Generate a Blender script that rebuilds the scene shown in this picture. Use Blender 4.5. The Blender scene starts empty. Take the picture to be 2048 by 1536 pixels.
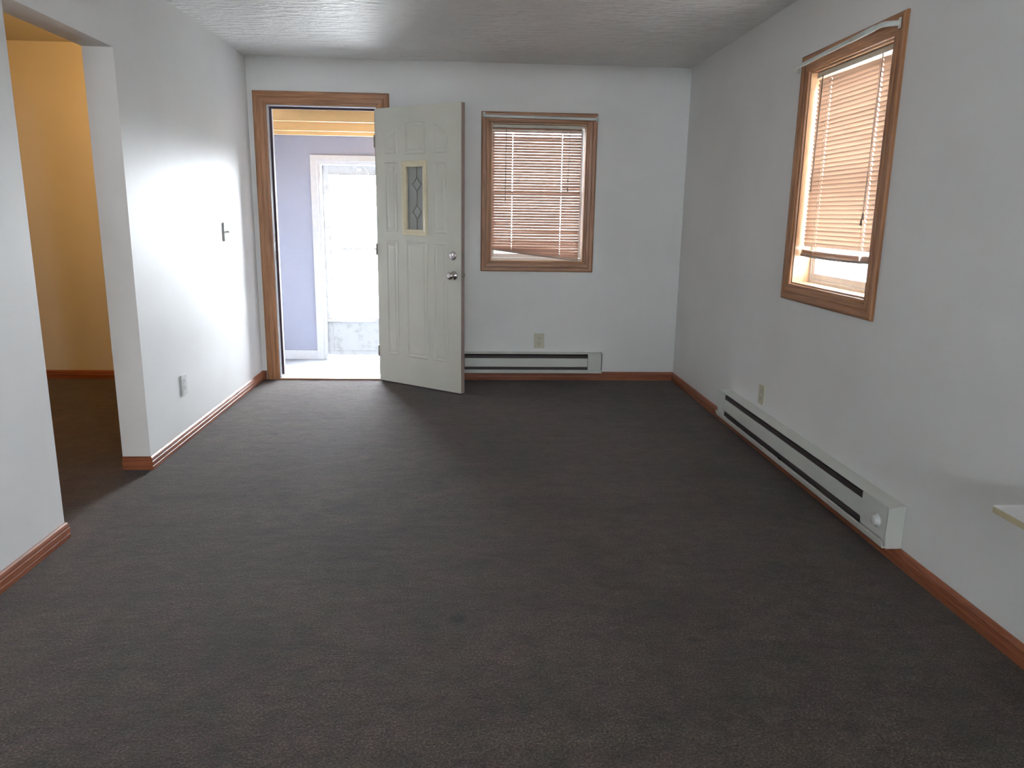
import bpy, bmesh, math, random
from mathutils import Vector, Matrix
random.seed(4)
sc = bpy.context.scene
C = sc.collection

# ------------------------------------------------------------------ camera
F, YAW, PITCH, ROLL = 1520.42, .0605, -.2200, .0161
CAM = Vector((1.6439, 0, 1.3326))
fw = Vector((math.sin(YAW)*math.cos(PITCH), math.cos(YAW)*math.cos(PITCH), math.sin(PITCH)))
r0 = Vector((math.cos(YAW), -math.sin(YAW), 0)); u0 = r0.cross(fw)
rt = r0*math.cos(ROLL)+u0*math.sin(ROLL); up = -r0*math.sin(ROLL)+u0*math.cos(ROLL)
cam = bpy.data.objects.new('camera', bpy.data.cameras.new('camera')); C.objects.link(cam)
cam.matrix_world = Matrix(((rt.x, up.x, -fw.x, CAM.x), (rt.y, up.y, -fw.y, CAM.y), (rt.z, up.z, -fw.z, CAM.z), (0, 0, 0, 1)))
cam.data.sensor_width = 36; cam.data.lens = F/2048*36; cam.data.clip_start = .05
sc.camera = cam

# ------------------------------------------------------------------ sky and exposure
SKY = 63.0
w = bpy.data.worlds.new('overcast_sky'); sc.world = w; w.use_nodes = True
bg = w.node_tree.nodes['Background']
bg.inputs['Color'].default_value = (.88, .93, 1, 1); bg.inputs['Strength'].default_value = SKY
sc.view_settings.view_transform = 'Standard'; sc.view_settings.look = 'None'
sc.view_settings.gamma = 1; sc.view_settings.use_curve_mapping = False
sc.view_settings.exposure = 0.92

def portal(loc, rot, sx, sy):
    l = bpy.data.lights.new('daylight_portal', 'AREA'); l.shape = 'RECTANGLE'; l.size = sx; l.size_y = sy
    l.cycles.is_portal = True
    o = bpy.data.objects.new('daylight_portal', l); o.location = loc; o.rotation_euler = rot; C.objects.link(o)

# ------------------------------------------------------------------ dimensions
W, D, H = 3.351, 6.103, 2.44
REAR = -3.4
TH = .142
YN, YF, ZH = 3.012, 3.882, 2.06          # doorway in the left wall
HX0, HZ = -3.2, 2.50                     # hall beyond it
DX0, DX1, DZ = .125, .965, 2.115         # front door rough opening
BX0, BX1, BZ0, BZ1 = 1.822, 2.568, .960, 2.018   # window in the back wall
RY0, RY1, RZ0, RZ1 = 3.170, 3.950, .995, 2.050   # window in the right wall
PY0, PY1, PZ, PC = D+TH, 7.757, -.15, 2.035      # porch
PX0, PX1 = -1.25, 1.60
RWY, RWZ = (-2.3, -1.5), (1.45, 1.85)      # unseen opening added in the right wall behind the camera for fill light
RWX, RWH = (.4, 2.9), (1.72, 1.85)      # unseen high strip opening added in the rear wall as fill light
PWY = (6.90, 7.10, 1.1, 1.35)           # small unseen opening added in the porch's left end for more daylight

portal((.55, 8.02, .85), (math.radians(-90), 0, 0), .8, 1.9)
portal((W+TH+.02, sum(RWY)/2, sum(RWZ)/2), (0, math.radians(90), 0), RWZ[1]-RWZ[0], RWY[1]-RWY[0])
portal((1.65, REAR-.14, 1.77), (math.radians(90), 0, 0), 2.5, .10)
portal(((BX0+BX1)/2, D+TH+.02, (BZ0+BZ1)/2), (math.radians(-90), 0, 0), .8, 1.1)
portal((W+TH+.02, (RY0+RY1)/2, (RZ0+RZ1)/2), (0, math.radians(90), 0), 1.1, .85)

# ------------------------------------------------------------------ materials
def nt(name):
    m = bpy.data.materials.new(name); m.use_nodes = True
    t = m.node_tree; return m, t, t.nodes['Principled BSDF']
def coords(t, scale=(1, 1, 1)):
    c = t.nodes.new('ShaderNodeTexCoord'); mp = t.nodes.new('ShaderNodeMapping')
    mp.inputs['Scale'].default_value = scale
    g = t.nodes.new('ShaderNodeNewGeometry')
    t.links.new(g.outputs['Position'], mp.inputs['Vector']); t.nodes.remove(c)
    return mp.outputs['Vector']
def noise(t, v, sc_, det=2, rough=.5, dist=0):
    n = t.nodes.new('ShaderNodeTexNoise'); n.inputs['Scale'].default_value = sc_
    n.inputs['Detail'].default_value = det; n.inputs['Roughness'].default_value = rough
    n.inputs['Distortion'].default_value = dist
    t.links.new(v, n.inputs['Vector']); return n.outputs['Fac']
def ramp(t, f, stops):
    r = t.nodes.new('ShaderNodeValToRGB'); t.links.new(f, r.inputs['Fac'])
    e = r.color_ramp.elements
    e[0].position, e[0].color = stops[0][0], (*stops[0][1], 1)
    e[1].position, e[1].color = stops[-1][0], (*stops[-1][1], 1)
    for p, c in stops[1:-1]:
        k = e.new(p); k.color = (*c, 1)
    return r.outputs['Color']
def mix(t, a, b, f, mode='MIX'):
    n = t.nodes.new('ShaderNodeMix'); n.data_type = 'RGBA'; n.blend_type = mode
    for s, v in ((n.inputs[0], f), (n.inputs[6], a), (n.inputs[7], b)):
        if hasattr(v, 'links'): t.links.new(v, s)
        elif isinstance(v, (int, float)): s.default_value = v
        else: s.default_value = (*v, 1)
    return n.outputs[2]
def bump(t, b, h, strength, dist):
    n = t.nodes.new('ShaderNodeBump'); n.inputs['Strength'].default_value = strength
    n.inputs['Distance'].default_value = dist
    t.links.new(h, n.inputs['Height']); t.links.new(n.outputs['Normal'], b.inputs['Normal']); return n
def plain(name, col, rough=.5, metal=0, var=.06, vs=30, spec=.5):
    m, t, b = nt(name)
    c2 = tuple(max(0, x*(1-var)) for x in col)
    t.links.new(ramp(t, noise(t, coords(t), vs, 3), [(.35, c2), (.65, col)]), b.inputs['Base Color'])
    b.inputs['Roughness'].default_value = rough; b.inputs['Metallic'].default_value = metal
    b.inputs['Specular IOR Level'].default_value = spec
    return m
M = {}
def painted(name, col, rough, bscale, bst, bdist, smudge=.93, stretch=(1, 1, 1), spec=.5):
    m, t, b = nt(name); v = coords(t)
    c1 = ramp(t, noise(t, v, 1.3, 3), [(.3, tuple(x*smudge for x in col)), (.6, col)])
    c2 = ramp(t, noise(t, v, 9, 4, .6), [(.26, (.97, .965, .955)), (.38, (1, 1, 1))])
    t.links.new(mix(t, c1, c2, .6, 'MULTIPLY'), b.inputs['Base Color'])
    b.inputs['Roughness'].default_value = rough; b.inputs['Specular IOR Level'].default_value = spec
    bump(t, b, noise(t, coords(t, stretch), bscale, 4, .55), bst, bdist)
    return m
M['wall'] = painted('white_wall_paint', (.87, .875, .86), .44, 120, .25, .0012, spec=.22)
M['ceiling'] = painted('textured_ceiling_paint', (.89, .885, .86), .42, 16, 1.0, .035, stretch=(.5, 1.3, 1), spec=.36)
M['hallwall'] = painted('cream_hall_paint', (.74, .70, .62), .5, 90, .2, .001)
M['porchwall'] = painted('lavender_panel_paint', (.30, .31, .40), .55, 60, .15, .001)
M['porchwhite'] = plain('white_exterior_paint', (.60, .60, .63), .5)
M['vinyl'] = plain('white_vinyl', (.80, .82, .82), .4)
M['door'] = plain('cream_door_paint', (.66, .65, .57), .42, var=.05, vs=4)
M['lite'] = plain('ivory_plastic_frame', (.78, .70, .50), .4)
M['chrome'] = plain('satin_chrome', (.62, .58, .58), .22, 1)
M['brass'] = plain('worn_latch_metal', (.35, .32, .28), .4, 1)
M['heater'] = plain('heater_enamel', (.70, .72, .67), .38, var=.05, vs=6)
M['fin_shade'] = plain('dark_fins_gap_shade', (.05, .035, .035), .6)
M['beige'] = plain('beige_outlet_plastic', (.66, .63, .50), .4)
M['ivory'] = plain('white_outlet_plastic', (.74, .76, .74), .4)
M['slot'] = plain('dark_slots', (.03, .03, .03), .6)
M['rod'] = plain('white_rod_enamel', (.66, .70, .66), .35)
M['cord'] = plain('grey_cord', (.40, .34, .30), .7)
M['wand'] = plain('smoky_plastic_wand', (.22, .18, .15), .3)
M['headrail'] = plain('ivory_headrail', (.62, .60, .50), .45)
M['rail'] = plain('brown_bottom_rail', (.42, .34, .28), .5)
M['strip'] = plain('dark_weatherstrip', (.06, .035, .05), .8)
M['alum'] = plain('pale_aluminium', (.75, .75, .78), .35, .6)
M['ply'] = plain('porch_roof_sheathing', (.70, .48, .22), .7, var=.3, vs=6)
M['table'] = plain('white_laminate', (.80, .80, .78), .4)
M['tan'] = plain('tan_edge_band', (.55, .47, .30), .5)
M['shade'] = plain('opal_glass', (.9, .85, .7), .4)

def wood(name, axis, dark=(.20, .075, .028), lite=(.44, .21, .092), rough=.38, gk=.7):
    m, t, b = nt(name)
    s = [26, 26, 26]; s[axis] = 1.3
    f = noise(t, coords(t, tuple(s)), 1.6, 5, .6, .5)
    s2 = [150, 150, 150]; s2[axis] = 5
    g = noise(t, coords(t, tuple(s2)), 1.5, 2)
    c = ramp(t, f, [(.3, dark), (.5, tuple((a+b_)/2 for a, b_ in zip(dark, lite))), (.72, lite)])
    c = mix(t, c, ramp(t, g, [(.35, (.75, .68, .62)), (.55, (1, 1, 1))]), gk, 'MULTIPLY')
    t.links.new(c, b.inputs['Base Color']); b.inputs['Roughness'].default_value = rough
    bump(t, b, g, .15, .0006)
    return m
OAK = [wood('oak_trim_'+'xyz'[i], i, (.24, .10, .038), (.50, .25, .115)) for i in range(3)]
REDOAK = [wood('reddish_oak_'+'xyz'[i], i, (.20, .055, .022), (.36, .125, .055), .4) for i in range(3)]
PINE = wood('raw_pine', 0, (.50, .33, .16), (.54, .37, .185), .6, .15)

def glass_mat(name, tint=(1, 1, 1), gl=.08):
    m, t, b = nt(name); t.nodes.remove(b)
    tr = t.nodes.new('ShaderNodeBsdfTransparent'); tr.inputs['Color'].default_value = (*tint, 1)
    g = t.nodes.new('ShaderNodeBsdfGlossy'); g.inputs['Roughness'].default_value = .03
    mx = t.nodes.new('ShaderNodeMixShader'); mx.inputs[0].default_value = gl
    t.links.new(tr.outputs[0], mx.inputs[1]); t.links.new(g.outputs[0], mx.inputs[2])
    t.links.new(mx.outputs[0], t.nodes['Material Output'].inputs['Surface'])
    return m
M['screen'] = glass_mat('grey_dimming_sheet', (.55, .55, .56), .0)  # added sheet that cuts daylight glare at the right wall window
M['dimmer_b'] = glass_mat('dense_dimming_sheet', (.23, .225, .22), .0)  # denser added sheet, dims daylight behind the back wall blind
M['glass'] = glass_mat('clear_glass', (.97, .98, .98), .06)
def frosted():
    m, t, b = nt('textured_door_glass')
    b.inputs['Base Color'].default_value = (.55, .57, .55, 1); b.inputs['Roughness'].default_value = .25
    bump(t, b, noise(t, coords(t), 160, 2), .5, .002)
    tr = t.nodes.new('ShaderNodeBsdfTransparent'); tr.inputs['Color'].default_value = (.75, .8, .8, 1)
    mx = t.nodes.new('ShaderNodeMixShader'); mx.inputs[0].default_value = .35
    t.links.new(b.outputs[0], mx.inputs[1]); t.links.new(tr.outputs[0], mx.inputs[2])
    t.links.new(mx.outputs[0], t.nodes['Material Output'].inputs['Surface']); return m
M['frosted'] = frosted()
def slatmat(name, col, tcol, k):
    m, t, b = nt(name)
    b.inputs['Base Color'].default_value = (*col, 1); b.inputs['Roughness'].default_value = .4
    tr = t.nodes.new('ShaderNodeBsdfTranslucent'); tr.inputs['Color'].default_value = (*tcol, 1)
    mx = t.nodes.new('ShaderNodeMixShader'); mx.inputs[0].default_value = k
    t.links.new(b.outputs[0], mx.inputs[1]); t.links.new(tr.outputs[0], mx.inputs[2])
    t.links.new(mx.outputs[0], t.nodes['Material Output'].inputs['Surface']); return m
M['slat'] = slatmat('cream_blind_slats', (.50, .32, .24), (.85, .50, .36), .06)
M['slat_b'] = slatmat('peach_blind_slats', (.50, .35, .25), (.85, .55, .36), .042)

def carpet():
    m, t, b = nt('brown_carpet'); v = coords(t)
    sp = noise(t, v, 150, 4, .75)
    mid = noise(t, coords(t, (1.0, 1.35, 1)), 11, 6, .75, .3)
    big = noise(t, coords(t, (.8, 1.6, 1)), 2.2, 5, .6, .3)
    c = ramp(t, sp, [(.30, (.004, .003, .002)), (.50, (.046, .029, .017)), (.66, (.18, .120, .076))])
    c = mix(t, c, ramp(t, noise(t, coords(t, (1, 1.3, 1.1)), 5.5, 4, .6), [(.40, (.92, .98, .82)), (.60, (1.12, 1.0, 1.16))]), 1, 'MULTIPLY')
    c = mix(t, c, ramp(t, mid, [(.36, (.50, .48, .47)), (.58, (1.12, 1.12, 1.12))]), .8, 'MULTIPLY')
    c = mix(t, c, ramp(t, big, [(.33, (.66, .62, .60)), (.60, (1.1, 1.1, 1.1))]), .8, 'MULTIPLY')
    # small soiled spots at real places on the floor
    for (x, y, r, s) in SPOTS:
        g = t.nodes.new('ShaderNodeNewGeometry'); d = t.nodes.new('ShaderNodeVectorMath'); d.operation = 'DISTANCE'
        d.inputs[1].default_value = (x, y, 0); t.links.new(g.outputs['Position'], d.inputs[0])
        c = mix(t, ramp(t, mixf(t, d.outputs['Value'], mid, r), [(.35, (s, s, s)), (1., (1, 1, 1))]), c, 1, 'MULTIPLY')
    t.links.new(c, b.inputs['Base Color'])
    b.inputs['Roughness'].default_value = .95; b.inputs['Specular IOR Level'].default_value = .15
    b.inputs['Sheen Weight'].default_value = .27; b.inputs['Sheen Roughness'].default_value = .5
    b.inputs['Sheen Tint'].default_value = (.85, .85, .9, 1)
    n = t.nodes.new('ShaderNodeBump'); n.inputs['Strength'].default_value = .8; n.inputs['Distance'].default_value = .009
    t.links.new(sp, n.inputs['Height'])
    n2 = t.nodes.new('ShaderNodeBump'); n2.inputs['Strength'].default_value = .5; n2.inputs['Distance'].default_value = .02
    t.links.new(mid, n2.inputs['Height']); t.links.new(n.outputs['Normal'], n2.inputs['Normal'])
    t.links.new(n2.outputs['Normal'], b.inputs['Normal'])
    return m
def mixf(t, d, nz, r):
    a = t.nodes.new('ShaderNodeMath'); a.operation = 'DIVIDE'; a.inputs[1].default_value = r; t.links.new(d, a.inputs[0])
    b = t.nodes.new('ShaderNodeMath'); b.operation = 'ADD'; t.links.new(a.outputs[0], b.inputs[0])
    c = t.nodes.new('ShaderNodeMath'); c.operation = 'MULTIPLY_ADD'; c.inputs[1].default_value = 1.2; c.inputs[2].default_value = -.6
    t.links.new(nz, c.inputs[0]); t.links.new(c.outputs[0], b.inputs[1]); return b.outputs[0]
SPOTS = [(1.614, 2.332, .045, .30), (.475, 4.534, .035, .35), (2.373, 2.176, .03, .55), (1.084, 3.334, .13, .68), (1.2, 2.95, .25, .82)]
M['carpet'] = carpet()
def porchfloor():
    m, t, b = nt('painted_porch_boards')
    c = ramp(t, noise(t, coords(t, (1, 1.5, 1)), 3, 5, .6), [(.3, (.15, .16, .18)), (.6, (.28, .29, .32))])
    t.links.new(c, b.inputs['Base Color']); b.inputs['Roughness'].default_value = .35; return m
M['porchfloor'] = porchfloor()
def rusty():
    m, t, b = nt('chipped_white_metal'); v = coords(t)
    c = ramp(t, noise(t, v, 14, 6, .7), [(.27, (.16, .10, .08)), (.34, (.36, .36, .36)), (.5, (.48, .49, .50))])
    t.links.new(c, b.inputs['Base Color']); b.inputs['Roughness'].default_value = .5; return m
M['rusty'] = rusty()
M['ground'] = plain('outdoor_gravel_ground', (.50, .49, .47), .9)

# ------------------------------------------------------------------ mesh helpers
class MB:
    def __init__(s): s.bm = bmesh.new(); s.mi = 0
    def face(s, pts):
        f = s.bm.faces.new([s.bm.verts.new(p) for p in pts]); f.material_index = s.mi; return f
    def box(s, a, b, bev=0):
        x0, y0, z0 = (min(a[i], b[i]) for i in range(3)); x1, y1, z1 = (max(a[i], b[i]) for i in range(3))
        r = bmesh.ops.create_cube(s.bm, size=1)
        for v in r['verts']:
            v.co = Vector((x0+(v.co.x+.5)*(x1-x0), y0+(v.co.y+.5)*(y1-y0), z0+(v.co.z+.5)*(z1-z0)))
        fs = set(f for v in r['verts'] for f in v.link_faces)
        for f in fs: f.material_index = s.mi
        if bev:
            es = list(set(e for v in r['verts'] for e in v.link_edges))
            o = bmesh.ops.bevel(s.bm, geom=es, offset=bev, segments=2, affect='EDGES', profile=.6)
            for f in o['faces']: f.material_index = s.mi
        return s
    def loft(s, loops, closed=False, mats=None, capends=False):
        """loops[i][j]: profile row i, path point j"""
        vs = [[s.bm.verts.new(p) for p in l] for l in loops]
        n = len(loops[0])
        for i in range(len(loops)-1):
            for j in range(n if closed else n-1):
                k = (j+1) % n
                f = s.bm.faces.new((vs[i][j], vs[i][k], vs[i+1][k], vs[i+1][j]))
                f.material_index = mats[j] if mats else s.mi
        if capends:
            for j in (0, n-1):
                f = s.bm.faces.new([vs[i][j] for i in range(len(loops))]); f.material_index = mats[min(j, n-2)] if mats else s.mi
        return s
    def tube(s, pts, r, seg=8, flat=None, caps=True):
        """round tube, or an oval one: flat=(vertical radius)"""
        pts = [Vector(p) for p in pts]; rings = []
        for i, p in enumerate(pts):
            d = (pts[min(i+1, len(pts)-1)]-pts[max(i-1, 0)]).normalized()
            ref = Vector((0, 0, 1)) if abs(d.z) < .9 else Vector((1, 0, 0))
            a = d.cross(ref).normalized(); b = a.cross(d).normalized()
            rb = flat if flat else r
            rings.append([s.bm.verts.new(p+a*r*math.cos(2*math.pi*k/seg)+b*rb*math.sin(2*math.pi*k/seg)) for k in range(seg)])
        for i in range(len(rings)-1):
            for k in range(seg):
                f = s.bm.faces.new((rings[i][k], rings[i][(k+1) % seg], rings[i+1][(k+1) % seg], rings[i+1][k])); f.material_index = s.mi; f.smooth = True
        if caps:
            for g in (rings[0], rings[-1]): s.bm.faces.new(g).material_index = s.mi
        return s
    def lathe(s, origin, axis, prof, seg=24):
        axis = Vector(axis).normalized(); o = Vector(origin)
        ref = Vector((0, 0, 1)) if abs(axis.z) < .9 else Vector((1, 0, 0))
        a = axis.cross(ref).normalized(); b = a.cross(axis)
        rings = [[s.bm.verts.new(o+axis*h+(a*math.cos(2*math.pi*k/seg)+b*math.sin(2*math.pi*k/seg))*max(r, 1e-4)) for k in range(seg)] for r, h in prof]
        for i in range(len(rings)-1):
            for k in range(seg):
                f = s.bm.faces.new((rings[i][k], rings[i][(k+1) % seg], rings[i+1][(k+1) % seg], rings[i+1][k])); f.smooth = True; f.material_index = s.mi
        for g in (rings[0], rings[-1]): s.bm.faces.new(g).material_index = s.mi
        return s
    def build(s, name, mat, parent=None):
        bmesh.ops.recalc_face_normals(s.bm, faces=s.bm.faces)
        me = bpy.data.meshes.new(name); s.bm.to_mesh(me); s.bm.free()
        for m in (mat if isinstance(mat, (list, tuple)) else [mat]): me.materials.append(m)
        o = bpy.data.objects.new(name, me); C.objects.link(o)
        if parent: o.parent = parent; o.matrix_parent_inverse = parent.matrix_world.inverted()
        return o
def empty(name, loc, rotz=0):
    o = bpy.data.objects.new(name, None); o.empty_display_size = .05; C.objects.link(o)
    o.location = loc; o.rotation_euler = (0, 0, rotz)
    o.matrix_world = Matrix.Translation(loc) @ Matrix.Rotation(rotz, 4, 'Z'); return o
def tag(o, label, cat=None, group=None, kind=None):
    o['label'] = label
    if cat: o['category'] = cat
    if group: o['group'] = group
    if kind: o['kind'] = kind
    return o
def struct(o, label=None, cat=None):
    o['kind'] = 'structure'
    if label: o['label'] = label
    if cat: o['category'] = cat
    return o

def wall_y(mb, x0, x1, z0, z1, ya, yb, hole=None):
    """wall spanning x, hole=(hx0,hx1,hz0,hz1)"""
    if not hole: return mb.box((x0, ya, z0), (x1, yb, z1))
    a, b, c, d = hole
    mb.box((x0, ya, z0), (a, yb, z1)); mb.box((b, ya, z0), (x1, yb, z1))
    if d < z1: mb.box((a, ya, d), (b, yb, z1))
    if c > z0: mb.box((a, ya, z0), (b, yb, c))

# ------------------------------------------------------------------ structure
mb = MB()
mb.box((-TH, REAR-.1, -.1), (W+.001, D+.0, 0)).box((HX0-.1, 1.4, -.1), (-TH, D, 0))
struct(mb.build('floor', M['carpet']), 'mottled brown and grey carpet covering room and side passage', 'floor')
mb = MB(); mb.box((-TH, REAR-.1, H), (W+TH, D+TH, H+.12))
struct(mb.build('ceiling', M['ceiling']), 'white textured ceiling with daylight glare near the front door', 'ceiling')
# back wall: segments left/between/right of the door and window
mb = MB()
mb.box((HX0-.1, D, PZ-.1), (DX0, D+TH, HZ+.05)); mb.box((DX0, D, DZ), (DX1, D+TH, HZ+.05)); mb.box((DX0, D, PZ-.1), (DX1, D+TH, -.03))
mb.box((DX1, D, PZ-.1), (BX0, D+TH, HZ+.05)); mb.box((BX1, D, PZ-.1), (W+TH, D+TH, HZ+.05))
mb.box((BX0, D, PZ-.1), (BX1, D+TH, BZ0)); mb.box((BX0, D, BZ1), (BX1, D+TH, HZ+.05))
mb.mi = 1
mb.box((HX0, D-.006, 0), (-TH, D, HZ))       # cream paint on the passage side
bw = struct(mb.build('wall_back', [M['wall'], M['hallwall']]), 'white back wall with front door opening and blinded window', 'wall')
mb = MB()
mb.box((W, REAR, -.1), (W+TH, RWY[0], H)); mb.box((W, RWY[1], -.1), (W+TH, RY0, H)); mb.box((W, RWY[0], -.1), (W+TH, RWY[1], RWZ[0])); mb.box((W, RWY[0], RWZ[1]), (W+TH, RWY[1], H)); mb.box((W, RY1, -.1), (W+TH, D, H))
mb.box((W, RY0, -.1), (W+TH, RY1, RZ0)); mb.box((W, RY0, RZ1), (W+TH, RY1, H))
struct(mb.build('wall_right', M['wall']), 'white right wall with a tall oak trimmed window', 'wall')
mb = MB()
mb.box((-TH, REAR, 0), (0, YN, HZ)); mb.box((-TH, YF, 0), (0, D-.0005, HZ)); mb.box((-TH, YN, ZH), (0, YF, HZ))
struct(mb.build('wall_left', M['wall']), 'white left wall with plain cased opening to the passage', 'wall')
mb = MB(); wall_y(mb, -TH, W+TH, 0, H, REAR-.1, REAR, (*RWX, *RWH)); struct(mb.build('wall_rear', M['wall']))
# passage beyond the opening
mb = MB(); mb.box((HX0-.1, 1.4, 0), (HX0, D, HZ)); mb.box((HX0, 1.4, 0), (-TH, 1.5, HZ))
struct(mb.build('wall_passage', M['hallwall']), 'cream walls of the side passage under warm light', 'wall')
mb = MB(); mb.box((HX0-.1, 1.4, HZ), (-TH-.0, D, HZ+.1)); struct(mb.build('ceiling', M['hallwall']), 'orange lit ceiling of the side passage', 'ceiling')

# baseboards: grooved oak moulding
BP = [(.0, .012), (.018, .013), (.020, .010), (.024, .010), (.026, .014), (.044, .013), (.046, .010), (.050, .010), (.053, .012), (.064, .009), (.070, .003), (.070, 0)]
def baseboard(name, path, ax):
    """path: list of (x,y, nx,ny) wall points with outward mitre normals"""
    loops = [[(x+nx*d, y+ny*d, z+.001) for x, y, nx, ny in path] for z, d in BP]
    mb = MB(); mb.loft(loops, mats=ax, capends=True); return mb.build(name, REDOAK)
struct(baseboard('baseboard_right', [(W, REAR, -1, 0), (W, D, -1, -1)], [1]), 'oak baseboard along the right wall', 'baseboard')
struct(baseboard('baseboard_back', [(1.050, D, 0, -1), (W, D, -1, -1)], [0]), 'oak baseboard below the back wall heater', 'baseboard')
struct(baseboard('baseboard_left', [(.034, D, 0, -1), (0, D, 1, -1), (0, YF, 1, -1), (-TH, YF, 0, -1)], [0, 1, 0]), 'oak baseboard wrapping the wall end beside the passage', 'baseboard')
struct(baseboard('baseboard_left', [(-TH, YN, 0, 1), (0, YN, 1, 1), (0, REAR, 1, 0)], [0, 1]), 'oak baseboard on the nearest piece of left wall', 'baseboard')
struct(baseboard('baseboard_passage', [(HX0, D-.006, 0, -1), (-TH, D-.006, 0, -1)], [0]), 'reddish baseboard at the far end of the passage', 'baseboard')

# casings
CP = [(0, 0), (0, .010), (.004, .016), (.010, .018), (.030, .017), (.033, .014), (.037, .014), (.040, .017), (.060, .015), (.064, .011), (.072, .010), (.076, .008), (.078, 0)]
def casing(name, mapf, rect, width, parent, open_bottom=False, axes=(2, 0)):
    """rect = inner rectangle (a0,a1,b0,b1); the profile runs from outer edge inward"""
    a0, a1, b0, b1 = rect; k = width/.078; loops = []
    for off, h in CP:
        e = width-off*k
        if open_bottom: pts = [(a0-e, b0), (a0-e, b1+e), (a1+e, b1+e), (a1+e, b0)]
        else: pts = [(a0-e, b0-e), (a0-e, b1+e), (a1+e, b1+e), (a1+e, b0-e)]
        loops.append([mapf(a, b, h) for a, b in pts])
    mb = MB(); v, h_ = axes
    mb.loft(loops, closed=not open_bottom, mats=[v, h_, v, h_], capends=open_bottom)
    return mb.build(name, OAK, parent)
mapB = lambda a, b, h: (a, D-h-.0005, b)
mapR = lambda a, b, h: (W-h-.0005, a, b)

# ------------------------------------------------------------------ windows
def window(name, rect, P, casew, label, mat_ax):
    """P(a,b,d) -> point, a along wall, b up, d depth into the wall from room face"""
    a0, a1, b0, b1 = rect
    e = empty(name, P((a0+a1)/2, b0, 0)); struct(e, label, 'window')
    def bx(mb, A, B, bev=0): mb.box(P(*A), P(*B), bev)
    # jamb liner: four oak boards
    mb = MB(); t = .012
    mb.mi = 2; bx(mb, (a0, b0, .001), (a0+t, b1, .088)); bx(mb, (a1-t, b0, .001), (a1, b1, .088))
    mb.mi = mat_ax; bx(mb, (a0+t, b0, .001), (a1-t, b0+t, .088)); bx(mb, (a0+t, b1-t, .001), (a1-t, b1, .088))
    mb.build('jamb', [wood_light[0], wood_light[1], wood_light[2]], e)
    casing('casing', mapB if mat_ax == 0 else mapR, (a0+.004, a1-.004, b0+.004, b1-.004), casew, e, axes=(2, mat_ax))
    fs, ss = (.012, .020) if mat_ax == 0 else (.030, .030)      # side widths of frame and sashes
    def ring(mb, A0, A1, B0, B1, wd, d0, d1, sw, bev=.003):
        bx(mb, (A0, B0, d0), (A0+sw, B1, d1), bev); bx(mb, (A1-sw, B0, d0), (A1, B1, d1), bev)
        bx(mb, (A0+sw, B0, d0), (A1-sw, B0+wd, d1), bev); bx(mb, (A0+sw, B1-wd, d0), (A1-sw, B1, d1), bev)
    mb = MB(); ring(mb, a0, a1, b0, b1, .030, .089, .138, fs); mb.build('window_frame', M['vinyl'], e)
    zm = (b0+b1)/2
    mb = MB(); ring(mb, a0+fs+.001, a1-fs-.001, b0+.031, zm+.018, .030, .094, .112, ss)
    s1 = mb.build('lower_sash', M['vinyl'], e)
    mb = MB(); ring(mb, a0+fs+.001, a1-fs-.001, zm-.012, b1-.031, .030, .114, .132, ss)
    s2 = mb.build('upper_sash', M['vinyl'], e)
    mb = MB(); bx(mb, (a0+fs+ss-.002, b0+.058, .101), (a1-fs-ss+.002, zm-.010, .104)); mb.build('glass_pane', M['glass'], s1)
    mb = MB(); bx(mb, (a0+fs+ss-.002, zm+.016, .121), (a1-fs-ss+.002, b1-.058, .124)); mb.build('glass_pane', M['glass'], s2)
    mb = MB(); bx(mb, (a0+.02, b0+.02, .1400), (a1-.02, b1-.02, .1406)); mb.build('dimming_sheet', M['dimmer_b' if mat_ax == 0 else 'screen'], e)  # plain tinted sheet added outside the sashes to dim the daylight
    return e
wood_light = [wood('oak_jamb_'+'xyz'[i], i, (.42, .24, .12), (.66, .42, .24), .35) for i in range(3)]
PB = lambda a, b, d: Vector((a, D+d, b))
PR = lambda a, b, d: Vector((W+d, a, b))
window('window_1', (BX0, BX1, BZ0, BZ1), PB, .078, 'white sash window with oak casing in the back wall', 0)
window('window_2', (RY0, RY1, RZ0, RZ1), PR, .085, 'white sash window with oak casing high on the right wall', 1)

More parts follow.
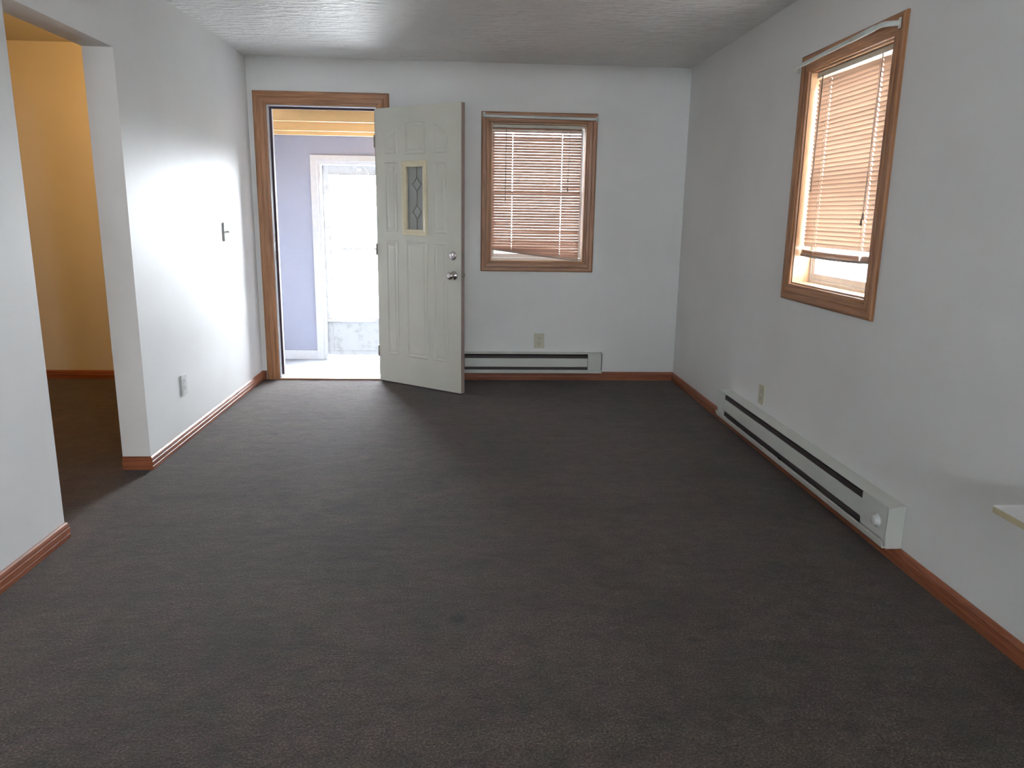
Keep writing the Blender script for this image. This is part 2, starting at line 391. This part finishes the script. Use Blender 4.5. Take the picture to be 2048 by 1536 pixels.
# ------------------------------------------------------------------ blinds
def blind(P, a0, a1, ztop, slats, ladders, d, rail, name, label, hole=.0035, wd=.0245):
    """slats: list of (z at a0, z at a1, tilt, sag)"""
    e = empty(name, P((a0+a1)/2, ztop, d)); tag(e, label, 'blind')
    mb = MB(); mb.box(P(a0, ztop-.024, d-.013), P(a1, ztop, d+.013), .002); mb.build('headrail', M['headrail'], e)
    mb = MB()
    brk = {a0, a1}
    for k in range(1, 12): brk.add(a0+(a1-a0)*k/12)
    for l in ladders: brk |= {l-hole, l+hole}
    xs = sorted(brk); NS = 5; CR = [-1, -.55, -.2, .2, .55, 1]
    for zl, zr, tilt, sag in slats:
        ct, st = math.cos(tilt), math.sin(tilt); g = []
        for x in xs:
            u = (x-a0)/(a1-a0); z = zl+(zr-zl)*u-sag*4*u*(1-u); row = []
            for c in CR:
                o = c*wd/2; h = .0022*(1-c*c)
                row.append(mb.bm.verts.new(P(x, z+o*st+h*ct, d+o*ct-h*st)))
            g.append(row)
        for i in range(len(xs)-1):
            xm = (xs[i]+xs[i+1])/2; inh = any(abs(xm-l) < hole for l in ladders)
            for j in range(NS):
                if inh and j in (1, 2, 3): continue
                f = mb.bm.faces.new((g[i][j], g[i+1][j], g[i+1][j+1], g[i][j+1])); f.smooth = True
    mb.build('slats', M['slat' if P is PB else 'slat_b'], e)
    # bottom rail
    zl, zr, h, sag = rail
    top, bot = [], []
    pts = [a0+(a1-a0)*k/10 for k in range(11)]
    zz = [zl+(zr-zl)*k/10-sag*4*(k/10)*(1-k/10) for k in range(11)]
    mb = MB()
    mb.loft([[P(x, z, d-.012) for x, z in zip(pts, zz)], [P(x, z+h, d-.012) for x, z in zip(pts, zz)],
             [P(x, z+h, d+.012) for x, z in zip(pts, zz)], [P(x, z, d+.012) for x, z in zip(pts, zz)],
             [P(x, z-.0001, d-.012) for x, z in zip(pts, zz)]], capends=True)
    mb.build('bottom_rail', M['rail'], e)
    # ladder strings, front and back of the slats
    for l in ladders:
        u = (l-a0)/(a1-a0); zb = zl+(zr-zl)*u-sag*4*u*(1-u)+h
        mb = MB()
        for s_ in (-.0135, .0135): mb.tube([P(l, ztop-.024, d+s_), P(l, zb, d+s_)], .0007, 5)
        mb.build('ladder_string', M['cord'], e)
    return e
def wand_and_cord(e, P, d, wand, cords):
    a, zt, zb, lean = wand
    mb = MB(); mb.tube([P(a, zt, d-.018), P(a+lean, zb, d-.022)], .0028, 6); mb.build('tilt_wand', M['wand'], e)
    for (a, zt, pts, tz) in cords:
        mb = MB(); mb.tube([P(a, zt, d-.017)]+[P(x, z, d-.020) for x, z in pts], .0011, 5); c = mb.build('pull_cord', M['cord'], e)
        x, z = pts[-1]
        mb = MB(); mb.lathe(P(x, z, d-.020), (0, 0, -1), [(.0015, -.002), (.003, .004), (.006, .024), (.0055, .028), (0, .029)], 10)
        mb.build('tassel', M['wand'], c)
# back window blind: bunched up at its left end, drooping at its right
sl = []; z = BZ1-.016-.032; zt = BZ1-.014
a0, a1 = BX0+.014, BX1-.040
tl = math.radians(52)
k = 0
while True:
    z = zt-.024-.006-.0213*k
    if z < .992: break
    tilt = tl
    if k < 3: tilt = math.radians((32, 26, 36)[k])
    zl = max(z, 1.068+.0022*max(0, (1.068-z)/.0213)*-1) if z < 1.072 else z
    wob = random.uniform(-.0012, .0012)
    sl.append((zl+wob, z+random.uniform(-.0012, .0012), tilt+random.uniform(-.05, .05), random.uniform(-.001, .001)))
    k += 1
e = blind(PB, a0, a1, zt, sl, [BX0+.170, BX1-.190], .036, (1.052, .972, .011, .003), 'window_blind', 'cream mini blind in the back wall window, bottom edge slanting down to the right')
wand_and_cord(e, PB, .036, (BX0+.118, zt-.02, 1.425, -.002), [(BX1-.135, zt-.024, [(BX1-.137, 1.8), (BX1-.142, 1.61)], 0), (BX1-.132, zt-.024, [(BX1-.136, 1.7), (BX1-.141, 1.54)], 0)])
# right window blind
sl = []; zt = RZ1-.014
a0, a1 = RY0+.016, RY1-.030
z = zt-.024-.020; k = 0
while z > 1.200:
    sl.append((z+random.uniform(-.0008, .0008)-(.006 if k == 0 else 0), z+random.uniform(-.0008, .0008), -math.radians(67)+random.uniform(-.04, .04), 0)); z -= .0202; k += 1
for q in range(7): sl.append((1.160+.0034*q-.002, 1.156+.0034*q, math.radians(6+3*math.sin(q)), .006-.0004*q))
e = blind(PR, a0, a1, zt, sl, [RY0+.150, RY1-.165], .036, (1.146, 1.144, .011, .007), 'window_blind', 'cream mini blind nearly closed in the right wall window, raised above the sill')
wand_and_cord(e, PR, .036, (RY1-.105, zt-.02, 1.462, .004), [(RY0+.125, zt-.024, [(RY0+.13, 1.6), (RY0+.136, 1.36)], 0), (RY0+.13, zt-.024, [(RY0+.137, 1.6), (RY0+.147, 1.335)], 0)])

# ------------------------------------------------------------------ curtain rods
def rod(pts, thick, label, name='curtain_rod'):
    e = empty(name, pts[0]); tag(e, label, 'curtain rod')
    path = []
    P_ = [Vector(p) for p in pts]
    path.append(P_[0])
    for i in range(1, len(P_)-1):
        a, b, c = P_[i-1], P_[i], P_[i+1]; r = .02
        s_ = b+(a-b).normalized()*min(r, (a-b).length*.6); t_ = b+(c-b).normalized()*r
        for k in range(6):
            u = k/5; path.append(s_*(1-u)**2+b*2*u*(1-u)+t_*u*u)
    path.append(P_[-1])
    mb = MB(); mb.tube(path, .005, 12, flat=.0105); mb.build('rod', M['rod'], e)
    if thick:   # the wider telescoping sleeve
        mb = MB(); mb.tube(thick, .0065, 12, flat=.0125); mb.build('sleeve', M['rod'], e)
    for p, n in ((P_[0], P_[1]-P_[0]), (P_[-1], P_[-2]-P_[-1])):
        n = n.normalized(); q = p-n*0.0
        mb = MB()
        if abs(n.x) > abs(n.y): mb.box(q+Vector((0, -.009, -.02)), q+Vector((n.x*.003, .009, .02)), .001)
        else: mb.box(q+Vector((-.009, 0, -.02)), q+Vector((.009, n.y*.003, .02)), .001)
        mb.build('bracket', M['rod'], e)
    return e
yb = D-.020
rod([(1.766, yb, 2.066), (1.760, D-.072, 2.052), (2.634, D-.072, 2.044), (2.637, yb, 2.050)], None, 'slim white curtain rod across the top of the back wall window')
xb = W-.020
rod([(xb, 4.036, 2.070), (W-.066, 4.036, 2.068), (W-.066, 3.165, 2.090), (xb, 3.120, 2.086)], [(W-.066, 3.42, 2.0835), (W-.066, 3.225, 2.0885)], 'slim white curtain rod mounted crookedly over the right wall window')

# ------------------------------------------------------------------ front door frame
fr = empty('trim_1', (.545, D, 0)); struct(fr, 'oak casing and jamb around the open front doorway', 'door frame')
JX0, JX1, JZ = DX0+.018, DX1-.018, DZ-.018
casing('casing', mapB, (JX0-.006, JX1+.006, .001, JZ+.006), .098, fr, open_bottom=True)
mb = MB()
mb.box((DX0, D+.001, -.028), (JX0, D+TH+.02, JZ)); mb.box((JX1, D+.001, -.028), (DX1, D+TH+.02, JZ)); mb.box((DX0, D+.001, JZ), (DX1, D+TH+.02, DZ))
mb.build('jamb', M['porchwhite'], fr)
mb = MB()
for a, b in (((JX0, D+.050, .03), (JX0+.016, D+.066, JZ-.016)), ((JX1-.016, D+.050, .03), (JX1, D+.066, JZ-.016)), ((JX0, D+.050, JZ-.016), (JX1, D+.066, JZ))): mb.box(a, b)
mb.build('weatherstrip', M['strip'], fr)
mb = MB(); mb.box((JX0, D+.067, .03), (JX0+.012, D+.10, JZ-.012)); mb.box((JX1-.012, D+.067, .03), (JX1, D+.10, JZ-.012)); mb.box((JX0, D+.067, JZ-.012), (JX1, D+.10, JZ))
mb.build('door_stop', M['porchwhite'], fr)
mb = MB(); mb.box((JX0+.0005, D+.014, .95), (JX0+.003, D+.036, 1.02)); mb.box((JX0+.0005, D+.014, 1.09), (JX0+.003, D+.036, 1.15)); mb.build('strike_plate', M['brass'], fr)
th = empty('trim_2', (.545, D+.07, 0)); struct(th, 'pale metal threshold of the front doorway', 'threshold')
mb = MB()
mb.loft([[(x, y, z) for x in (JX0+.0005, JX1-.0005)] for y, z in ((D-.012, .0015), (D-.010, .012), (D+.02, .020), (D+.09, .020), (D+.15, .004), (D+.15, -.020))], capends=True)
mb.build('sill_plate', M['alum'], th)
mb = MB(); mb.box((JX0+.001, D-.022, .001), (JX1-.001, D-.0125, .011)); mb.build('oak_strip', OAK[0], th)

# ------------------------------------------------------------------ front door leaf (local x = from hinge, local y = away from camera face)
ANG = math.radians(-36.84)
DW, DH, DT = .815, 2.085, .044
leaf = empty('door_1', (.945, 6.048, 0), ANG); struct(leaf, 'cream panelled front door standing open with a narrow glass lite', 'door')
ux, uy = math.cos(ANG), math.sin(ANG)
def L(u, v, z): return Vector((.945+ux*u-uy*v, 6.048+uy*u+ux*v, z))
def lbox(mb, a, b, bev=0):
    n0 = len(mb.bm.verts); before = set(mb.bm.verts); mb.box(a, b, bev)
    for v in mb.bm.verts:
        if v not in before: v.co = L(*v.co)
LG = (.311, .473, 1.206, 1.664)
LF = (.266, .508, 1.164, 1.703)
mb = MB()
g0, g1, h0, h1 = LG[0]-.01, LG[1]+.01, LG[2]-.01, LG[3]+.01
for a, b in (((0, 0, .012), (g0, DT, DH)), ((g1, 0, .012), (DW, DT, DH)), ((g0, 0, .012), (g1, DT, h0)), ((g0, 0, h1), (g1, DT, DH))): lbox(mb, a, b)
# embossed panels on both faces
def emboss(poly):
    """poly: outline in (u,z) counter-clockwise; nested loops by inset"""
    def inset(pts, d):
        n = len(pts); out = []
        for i in range(n):
            p0, p1, p2 = Vector(pts[i-1]), Vector(pts[i]), Vector(pts[(i+1) % n])
            e1 = (p1-p0).normalized(); e2 = (p2-p1).normalized()
            n1 = Vector((-e1.y, e1.x)); n2 = Vector((-e2.y, e2.x)); m_ = (n1+n2)
            m_ = m_/max(.4, (1+n1.dot(n2)))
            out.append(p1+m_*d)
        return out
    for side in (0, 1):
        loops = []
        for d, h in ((0, 0), (.004, .0042), (.009, .0046), (.019, .0006), (.026, .0006), (.036, .0040)):
            loops.append([L(p[0], (-h if side == 0 else DT+h), p[1]) for p in inset(poly, d)])
        vs = [[mb.bm.verts.new(p) for p in l] for l in loops]; n = len(poly)
        for i in range(len(vs)-1):
            for j in range(n): mb.bm.faces.new((vs[i][j], vs[i][(j+1) % n], vs[i+1][(j+1) % n], vs[i+1][j]))
        mb.bm.faces.new(vs[-1])
def rectp(a, b, c, d): return [(a, c), (b, c), (b, d), (a, d)]
emboss([(.096, 1.755), (.224, 1.755), (.224, 1.952), (.180, 1.935), (.135, 1.908), (.096, 1.875)])
emboss([(.296, 1.750), (.488, 1.750), (.488, 1.965), (.440, 1.974), (.392, 1.977), (.344, 1.974), (.296, 1.965)])
emboss([(.560, 1.750), (.696, 1.750), (.696, 1.875), (.650, 1.910), (.605, 1.936), (.560, 1.952)])
emboss(rectp(.094, .213, 1.185, 1.695)); emboss(rectp(.556, .692, 1.185, 1.695))
emboss(rectp(.094, .213, .235, 1.118)); emboss(rectp(.296, .502, .235, 1.122)); emboss(rectp(.560, .690, .235, 1.118))
mb.build('door_slab', M['door'], leaf)
mb = MB()
for s_ in (0, 1):
    loops = []
    for d, h in ((0, 0), (.003, .010), (.018, .012), (.030, .008), (.042, .006), (.044, -.012)):
        y = -h if s_ == 0 else DT+h
        a, b, c, d_ = LF[0]+d, LF[1]-d, LF[2]+d, LF[3]-d
        loops.append([L(u, y, z_) for u, z_ in ((a, c), (b, c), (b, d_), (a, d_))])
    mb.loft(loops, closed=True)
mb.build('lite_frame', M['lite'], leaf)
mb = MB(); lbox(mb, (LG[0]-.008, .019, LG[2]-.008), (LG[1]+.008, .025, LG[3]+.008)); gp = mb.build('glass_lite', M['frosted'], leaf)
mb = MB(); uc = (LG[0]+LG[1])/2; yv = .0165
def came(pts): mb.tube([L(u, yv, z_) for u, z_ in pts], .0032, 5)
for zc in (1.535, 1.335):
    came([(uc, zc+.047), (uc-.043, zc)]); came([(uc-.043, zc), (uc, zc-.047)]); came([(uc, zc-.047), (uc+.043, zc)]); came([(uc+.043, zc), (uc, zc+.047)])
came([(uc, 1.664), (uc, 1.582)]); came([(uc, 1.488), (uc, 1.382)]); came([(uc, 1.288), (uc, 1.206)])
mb.build('lead_came', M['brass'], gp)
# frame strip on the free edge and the sweep
mb = MB(); lbox(mb, (DW+.0003, .004, .016), (DW+.002, DT-.004, DH-.004)); mb.build('edge_strip', plain('brown_wood_edge', (.36, .27, .24), .6), leaf)
mb = MB(); lbox(mb, (.004, .006, .004), (DW-.004, DT-.006, .0118)); mb.build('door_sweep', M['strip'], leaf)
axd = Vector((-uy, ux, 0))     # local +y
fn = -axd
def knob(u, z_, out):
    n = fn if out < 0 else axd; base = L(u, 0 if out < 0 else DT, z_)
    mb = MB(); mb.lathe(base, n, [(.0, 0), (.032, 0), (.033, .004), (.028, .010), (.014, .013), (.0115, .020), (.0115, .030), (.018, .036), (.026, .043), (.0275, .052), (.024, .060), (.012, .064), (0, .065)])
    return mb.build('door_knob', M['chrome'], leaf)
knob(.752, .887, -1); knob(.752, .887, 1)
mb = MB(); mb.lathe(L(.745, 0, 1.029), fn, [(0, 0), (.032, 0), (.033, .005), (.028, .011), (.010, .013), (0, .013)])
db = mb.build('deadbolt', M['chrome'], leaf)
mb = MB(); c0 = L(.745, -.013, 1.029)
mb.box((-.004, -.012, -.018), (.004, 0, .018), .001)
for v in mb.bm.verts: v.co = L(.745+v.co.x, -.0125+v.co.y, 1.029+v.co.z)
mb.build('thumb_turn', M['chrome'], db)
mb = MB(); mb.lathe(L(.745, DT, 1.029), axd, [(0, 0), (.030, 0), (.031, .010), (.022, .016), (0, .016)]); mb.build('lock_cylinder', M['chrome'], leaf)
mb = MB(); lbox(mb, (DW+.0022, .010, 1.000), (DW+.0040, DT-.010, 1.058)); lbox(mb, (DW+.0022, .010, .858), (DW+.0040, DT-.010, .916)); lbox(mb, (DW+.004, .016, .878), (DW+.012, DT-.016, .896)); mb.build('latch_plates', M['brass'], leaf)
mb = MB()
for z_ in (.25, 1.05, 1.85): mb.tube([L(-.003, -.006, z_-.045), L(-.003, -.006, z_+.045)], .005, 8)
mb.build('hinges', M['brass'], leaf)

# ------------------------------------------------------------------ porch
mb = MB(); mb.box((PX0-.1, PY0+.001, PZ-.1), (PX1+.1, PY1+.25, PZ)); struct(mb.build('floor', M['porchfloor']), 'pale painted porch floor beyond the doorway', 'floor')
SX0, SX1, SZ1 = .185, 1.055, 1.805
mb = MB(); wall_y(mb, PX0-.1, PX1+.1, PZ, PC+.18, PY1, PY1+.12, (SX0, SX1, PZ, SZ1))
struct(mb.build('wall_porch', M['porchwall']), 'lavender grey porch wall around the storm door', 'wall')
# side walls; the left one has an added opening that brings in extra daylight
mb = MB(); 
mb.box((PX0-.1, PY0, PZ), (PX0, PWY[0], PC+.18)); mb.box((PX0-.1, PWY[1], PZ), (PX0, PY1, PC+.18)); mb.box((PX0-.1, PWY[0], PZ), (PX0, PWY[1], PWY[2])); mb.box((PX0-.1, PWY[0], PWY[3]), (PX0, PWY[1], PC+.18))
struct(mb.build('wall_porch', M['porchwhite']))
portal((PX0-.12, sum(PWY[:2])/2, sum(PWY[2:])/2), (0, math.radians(-90), 0), .25, .20)
mb = MB(); mb.box((PX1, PY0, PZ), (PX1+.1, PY1, PC+.18)); struct(mb.build('wall_porch', M['porchwhite']))
pc = empty('ceiling_porch', (.2, 7, PC+.14)); struct(pc, 'open porch ceiling with raw yellow joists', 'ceiling')
mb = MB(); mb.box((PX0-.1, PY0, PC+.181), (PX1+.1, PY1+.3, PC+.20)); mb.build('sheathing', M['ply'], pc)
for y, zb in ((6.60, 2.045), (7.00, 2.010), (7.45, 2.016)):
    mb = MB(); mb.box((PX0+.001, y, zb), (PX1-.001, y+.045, PC+.18), .002); mb.build('joist', PINE, pc)
mb = MB(); mb.box((PX0+.001, PY1-.030, PC+.012), (PX1-.001, PY1-.001, PC+.16)); mb.build('ledger_board', PINE, pc)
mb = MB(); mb.box((PX0+.001, PY1-.016, PZ+.001), (SX0-.065, PY1-.001, PZ+.095), .002)
struct(mb.build('baseboard_porch', M['porchwhite']), 'white porch baseboard left of the storm door', 'baseboard')
# storm door
sd = empty('door_2', ((SX0+SX1)/2, PY1+.1, PZ)); struct(sd, 'weathered white storm door with two bright glass panes', 'door')
mb = MB()
mb.box((SX0-.064, PY1-.022, PZ+.001), (SX0, PY1-.001, SZ1+.055), .002); mb.box((SX1, PY1-.022, PZ+.001), (SX1+.064, PY1-.001, SZ1+.055), .002); mb.box((SX0, PY1-.022, SZ1), (SX1, PY1-.001, SZ1+.055), .002)
mb.build('casing', M['porchwhite'], sd)
mb = MB(); mb.box((SX0, PY1, PZ+.001), (SX0+.03, PY1+.12, SZ1-.03)); mb.box((SX1-.03, PY1, PZ+.001), (SX1, PY1+.12, SZ1-.03)); mb.box((SX0, PY1, SZ1-.03), (SX1, PY1+.12, SZ1)); mb.build('jamb', M['porchwhite'], sd)
d0, d1 = PY1+.080, PY1+.110
gx0, gx1 = SX0+.088, SX1-.088
def sbox(a, b, bev=.002): mb.box((a[0], d0, a[1]), (b[0], d1, b[1]), bev)
mb = MB()
sbox((SX0+.031, PZ+.03), (gx0, SZ1-.032)); sbox((gx1, PZ+.03), (SX1-.031, SZ1-.032)); sbox((gx0, 1.690), (gx1, SZ1-.032)); sbox((gx0, .955), (gx1, .972)); sbox((gx0, .205), (gx1, .262))
fd = mb.build('door_frame', M['rusty'], sd)
mb = MB(); mb.box((gx0+.001, d0+.008, PZ+.031), (gx1-.001, d1-.004, .204)); mb.box((gx0-.02, d0-.006, PZ+.032), (gx1+.02, d0-.001, PZ+.075), .001); mb.build('kick_panel', M['rusty'], sd)
for z0_, z1_ in ((.264, .953), (.974, 1.688)):
    mb = MB(); mb.box((gx0+.001, d0+.012, z0_), (gx1-.001, d0+.015, z1_)); mb.build('glass_pane', M['glass'], sd)
for z0_, z1_ in ((.2625, .9545), (.9725, 1.6895)):
    mb = MB()
    for A, B in (((gx0, z0_), (gx0+.004, z1_)), ((gx1-.004, z0_), (gx1, z1_)), ((gx0+.004, z0_), (gx1-.004, z0_+.004)), ((gx0+.004, z1_-.006), (gx1-.004, z1_))): mb.box((A[0], d0+.001, A[1]), (B[0], d0+.010, B[1]))
    mb.build('pane_gasket', M['strip'], sd)
mb = MB(); mb.tube([(SX0+.034, d0-.018, .236), (.46, d0-.018, .232), (.70, d0-.018, .232)], .012, 8); mb.build('closer_tube', M['porchwhite'], sd)
mb = MB(); mb.box((SX0+.045, d0-.012, .215), (SX0+.075, d0-.001, .262), .002); mb.build('latch', M['brass'], sd)
mb = MB(); mb.tube([(.62, d0-.012, 1.765), (.66, d0-.014, 1.72), (.675, d0-.014, 1.69)], .004, 6); mb.box((.555, d0-.010, 1.722), (.60, d0-.001, 1.745), .002); mb.build('chain_bracket', M['alum'], sd)
mb = MB(); mb.box((-40, -40, -.6), (40, 60, -.5)); struct(mb.build('ground', M['ground']), 'ground outside in bright daylight', 'ground')

# ------------------------------------------------------------------ baseboard heaters (local: a along wall, d out of wall, z up)
def heater(P, a0, a1, z0, z1, dp, plain_lo, plain_hi, knob_at, label):
    """plain_*: lengths of the closed wiring boxes at both ends"""
    e = empty('baseboard_heater', P((a0+a1)/2, 0, z0)); tag(e, label, 'heater')
    h = z1-z0
    zz = lambda f: z0+h*f
    b0, b1 = a0+plain_lo, a1-plain_hi
    def ext(mb, prof, A, B): mb.loft([[P(A, d, z) for d, z in prof], [P(B, d, z) for d, z in prof]])
    def solid(mb, prof, A, B):
        vs0 = [mb.bm.verts.new(P(A, d, z)) for d, z in prof]; vs1 = [mb.bm.verts.new(P(B, d, z)) for d, z in prof]; n = len(prof)
        for i in range(n): mb.bm.faces.new((vs0[i], vs0[(i+1) % n], vs1[(i+1) % n], vs1[i]))
        mb.bm.faces.new(vs0); mb.bm.faces.new(vs1[::-1])
    g = .0015
    mb = MB(); solid(mb, [(g, z0), (g, z1), (.004, z1), (.004, z0)], a0, a1)        # back plate
    # sloping hood with lip
    solid(mb, [(.004, zz(1)), (dp, zz(.965)), (dp, zz(.948)), (dp-.002, zz(.948)), (dp-.002, zz(.958)), (.004, zz(.985))], a0, a1)
    mb.build('hood', M['heater'], e)
    mb = MB(); solid(mb, [(dp-.004, zz(.30)), (dp-.001, zz(.325)), (dp-.001, zz(.725)), (dp-.004, zz(.735)), (dp-.008, zz(.735)), (dp-.008, zz(.73)), (dp-.005, zz(.72)), (dp-.005, zz(.325))], b0, b1)
    mb.build('front_panel', M['heater'], e)
    mb = MB(); solid(mb, [(.004, zz(0)), (dp+.006, zz(0)), (dp+.014, zz(.17)), (dp+.011, zz(.18)), (dp+.003, zz(.025)), (.004, zz(.025))], a0, a1)
    mb.build('bottom_tray', M['heater'], e)
    for A, B, ln in ((a0, b0, plain_lo), (b1, a1, plain_hi)):
        mb = MB()
        solid(mb, [(.0045, zz(.03)), (dp-.004, zz(.03)), (dp-.004, zz(.16)), (dp-.0012, zz(.30)), (dp-.0012, zz(.945)), (.0045, zz(.98))], A+.0035, B-.0035)
        mb.build('end_box', M['heater'], e)
    mb = MB(); solid(mb, [(.006, zz(.12)), (dp-.012, zz(.12)), (dp-.012, zz(.86)), (.006, zz(.90))], a0+.0005, a1-.0005)  # fin block run full length, its dark colour stands in for gap shade
    mb.build('fins_and_gap_shade', M['fin_shade'], e)
    n = max(2, int((b1-b0)/.6))
    for i in range(1, n):
        a = b0+(b1-b0)*i/n; mb = MB(); solid(mb, [(.006, zz(.05)), (dp-.011, zz(.05)), (dp-.011, zz(.92)), (.006, zz(.96))], a-.0008, a+.0008)
        mb.build('bracket', M['fin_shade'], e)
    for s_, A in ((-1, a0), (1, a1)):        # end caps
        mb = MB(); solid(mb, [(g, z0-.001), (dp-.006, z0-.001), (dp-.002, zz(.18)), (dp+.001, zz(.30)), (dp+.001, zz(.955)), (g, z1+.001)], A+s_*.0030, A+s_*.0052)
        mb.build('end_cap', M['heater'], e)
    if knob_at:
        kp = P(knob_at, dp-.001, zz(.52)); nrm = P(0, 1, 0)-P(0, 0, 0)
        mb = MB(); mb.lathe(kp, nrm, [(0, 0), (.027, 0), (.028, .004), (.021, .006), (.020, .020), (.017, .022), (0, .022)], 24)
        k_ = mb.build('thermostat_knob', M['ivory'], e)
    return e
PHB = lambda a, d, z: Vector((a, D-.014-d, z))
PHR = lambda a, d, z: Vector((W-.0-d, a, z))
PHB = lambda a, d, z: Vector((a, D-d, z))
heater(PHB, 1.50, 2.738, .0725, .237, .066, .125, .115, None, 'short white baseboard heater on the back wall beside the open door')
heater(PHR, 2.690, 4.735, .0725, .247, .070, .20, .10, 2.755, 'long white baseboard heater with a dial on the right wall')

# ------------------------------------------------------------------ outlets and switch
def outlet(P, a, z, mat, label, w_=.075, h_=.118):
    e = empty('wall_outlet', P(a, 0, z-h_/2)); tag(e, label, 'outlet')
    mb = MB(); mb.box(P(a-w_/2, .0005, z-h_/2), P(a+w_/2, .0075, z+h_/2), .0025); mb.build('cover_plate', mat, e)
    for dz in (-.020, .020):
        mb = MB(); mb.box(P(a-.017, .0076, z+dz-.0145), P(a+.017, .0092, z+dz+.0145), .0007); s_ = mb.build('socket', mat, e)
        mb = MB()
        mb.box(P(a-.0085, .0093, z+dz-.001), P(a-.006, .0097, z+dz+.009)); mb.box(P(a+.006, .0093, z+dz-.001), P(a+.0085, .0097, z+dz+.008)); mb.box(P(a-.0025, .0093, z+dz-.0115), P(a+.0025, .0097, z+dz-.0065))
        mb.build('slots', M['slot'], s_)
    mb = MB(); mb.lathe(P(a, .0076, z), P(0, 1, 0)-P(0, 0, 0), [(0, 0), (.003, 0), (.0028, .0012), (0, .0014)], 10); mb.build('screw', M['alum'], e)
    return e
POL = lambda a, d, z: Vector((d, a, z))
outlet(PHB, 2.229, .328, M['beige'], 'beige duplex outlet above the short heater on the back wall', .082, .122)
outlet(POL, 4.408, .338, M['ivory'], 'white duplex outlet low on the left wall')
outlet(PHR, 4.195, .335, M['beige'], 'ivory outlet just above the long heater on the right wall', .082, .118)
e = empty('light_switch', (0, 5.37, 1.12)); tag(e, 'white toggle light switch on the left wall near the front door', 'light switch')
mb = MB(); mb.box((.0005, 5.325, 1.122), (.010, 5.412, 1.246), .0025); mb.build('cover_plate', M['ivory'], e)
mb = MB(); mb.box((.0102, 5.363, 1.176), (.030, 5.373, 1.192), .002); mb.build('toggle', M['ivory'], e)
mb = MB()


for z_ in (1.150, 1.218):
    mb = MB(); mb.lathe((.0101, 5.368, z_), (1, 0, 0), [(0, 0), (.003, 0), (.0028, .0012), (0, .0014)], 10); mb.build('screw', M['alum'], e)
# ------------------------------------------------------------------ table corner at the right edge
tb = empty('side_table', (3.18, 1.4, 0)); tag(tb, 'white topped table with tan edge, only one corner showing at right', 'table')
TX0, TX1, TY0, TY1, TZ = 3.037, 3.335, 1.00, 1.820, .600
mb = MB(); mb.box((TX0+.001, TY0+.001, TZ-.003), (TX1-.001, TY1-.001, TZ)); mb.build('table_top', M['table'], tb)
mb = MB(); mb.box((TX0, TY0, TZ-.020), (TX1, TY1, TZ-.0031), .001); mb.build('edge_band', M['tan'], tb)
for x in (TX0+.12, TX1-.04):
    for y in (TY0+.06, TY1-.30):
        mb = MB(); mb.tube([(x, y, 0.001), (x, y, TZ-.021)], .014, 12); mb.build('leg', M['alum'], tb)

# ------------------------------------------------------------------ passage lamp, out of sight behind the wall
lp = empty('ceiling_light', (-.38, 4.75, HZ)); tag(lp, 'small round ceiling lamp in the side passage', 'lamp')
mb = MB(); mb.lathe((-.38, 4.75, HZ-.001), (0, 0, -1), [(0, 0), (.075, 0), (.075, .015), (.03, .02), (0, .02)]); mb.build('canopy', M['alum'], lp)
l = bpy.data.lights.new('bulb', 'POINT'); l.energy = 18; l.color = (1, .56, .20); l.shadow_soft_size = .04
o = bpy.data.objects.new('bulb', l); C.objects.link(o); o.location = (-.38, 4.75, HZ-.10); o.parent = lp; o.matrix_parent_inverse = lp.matrix_world.inverted()
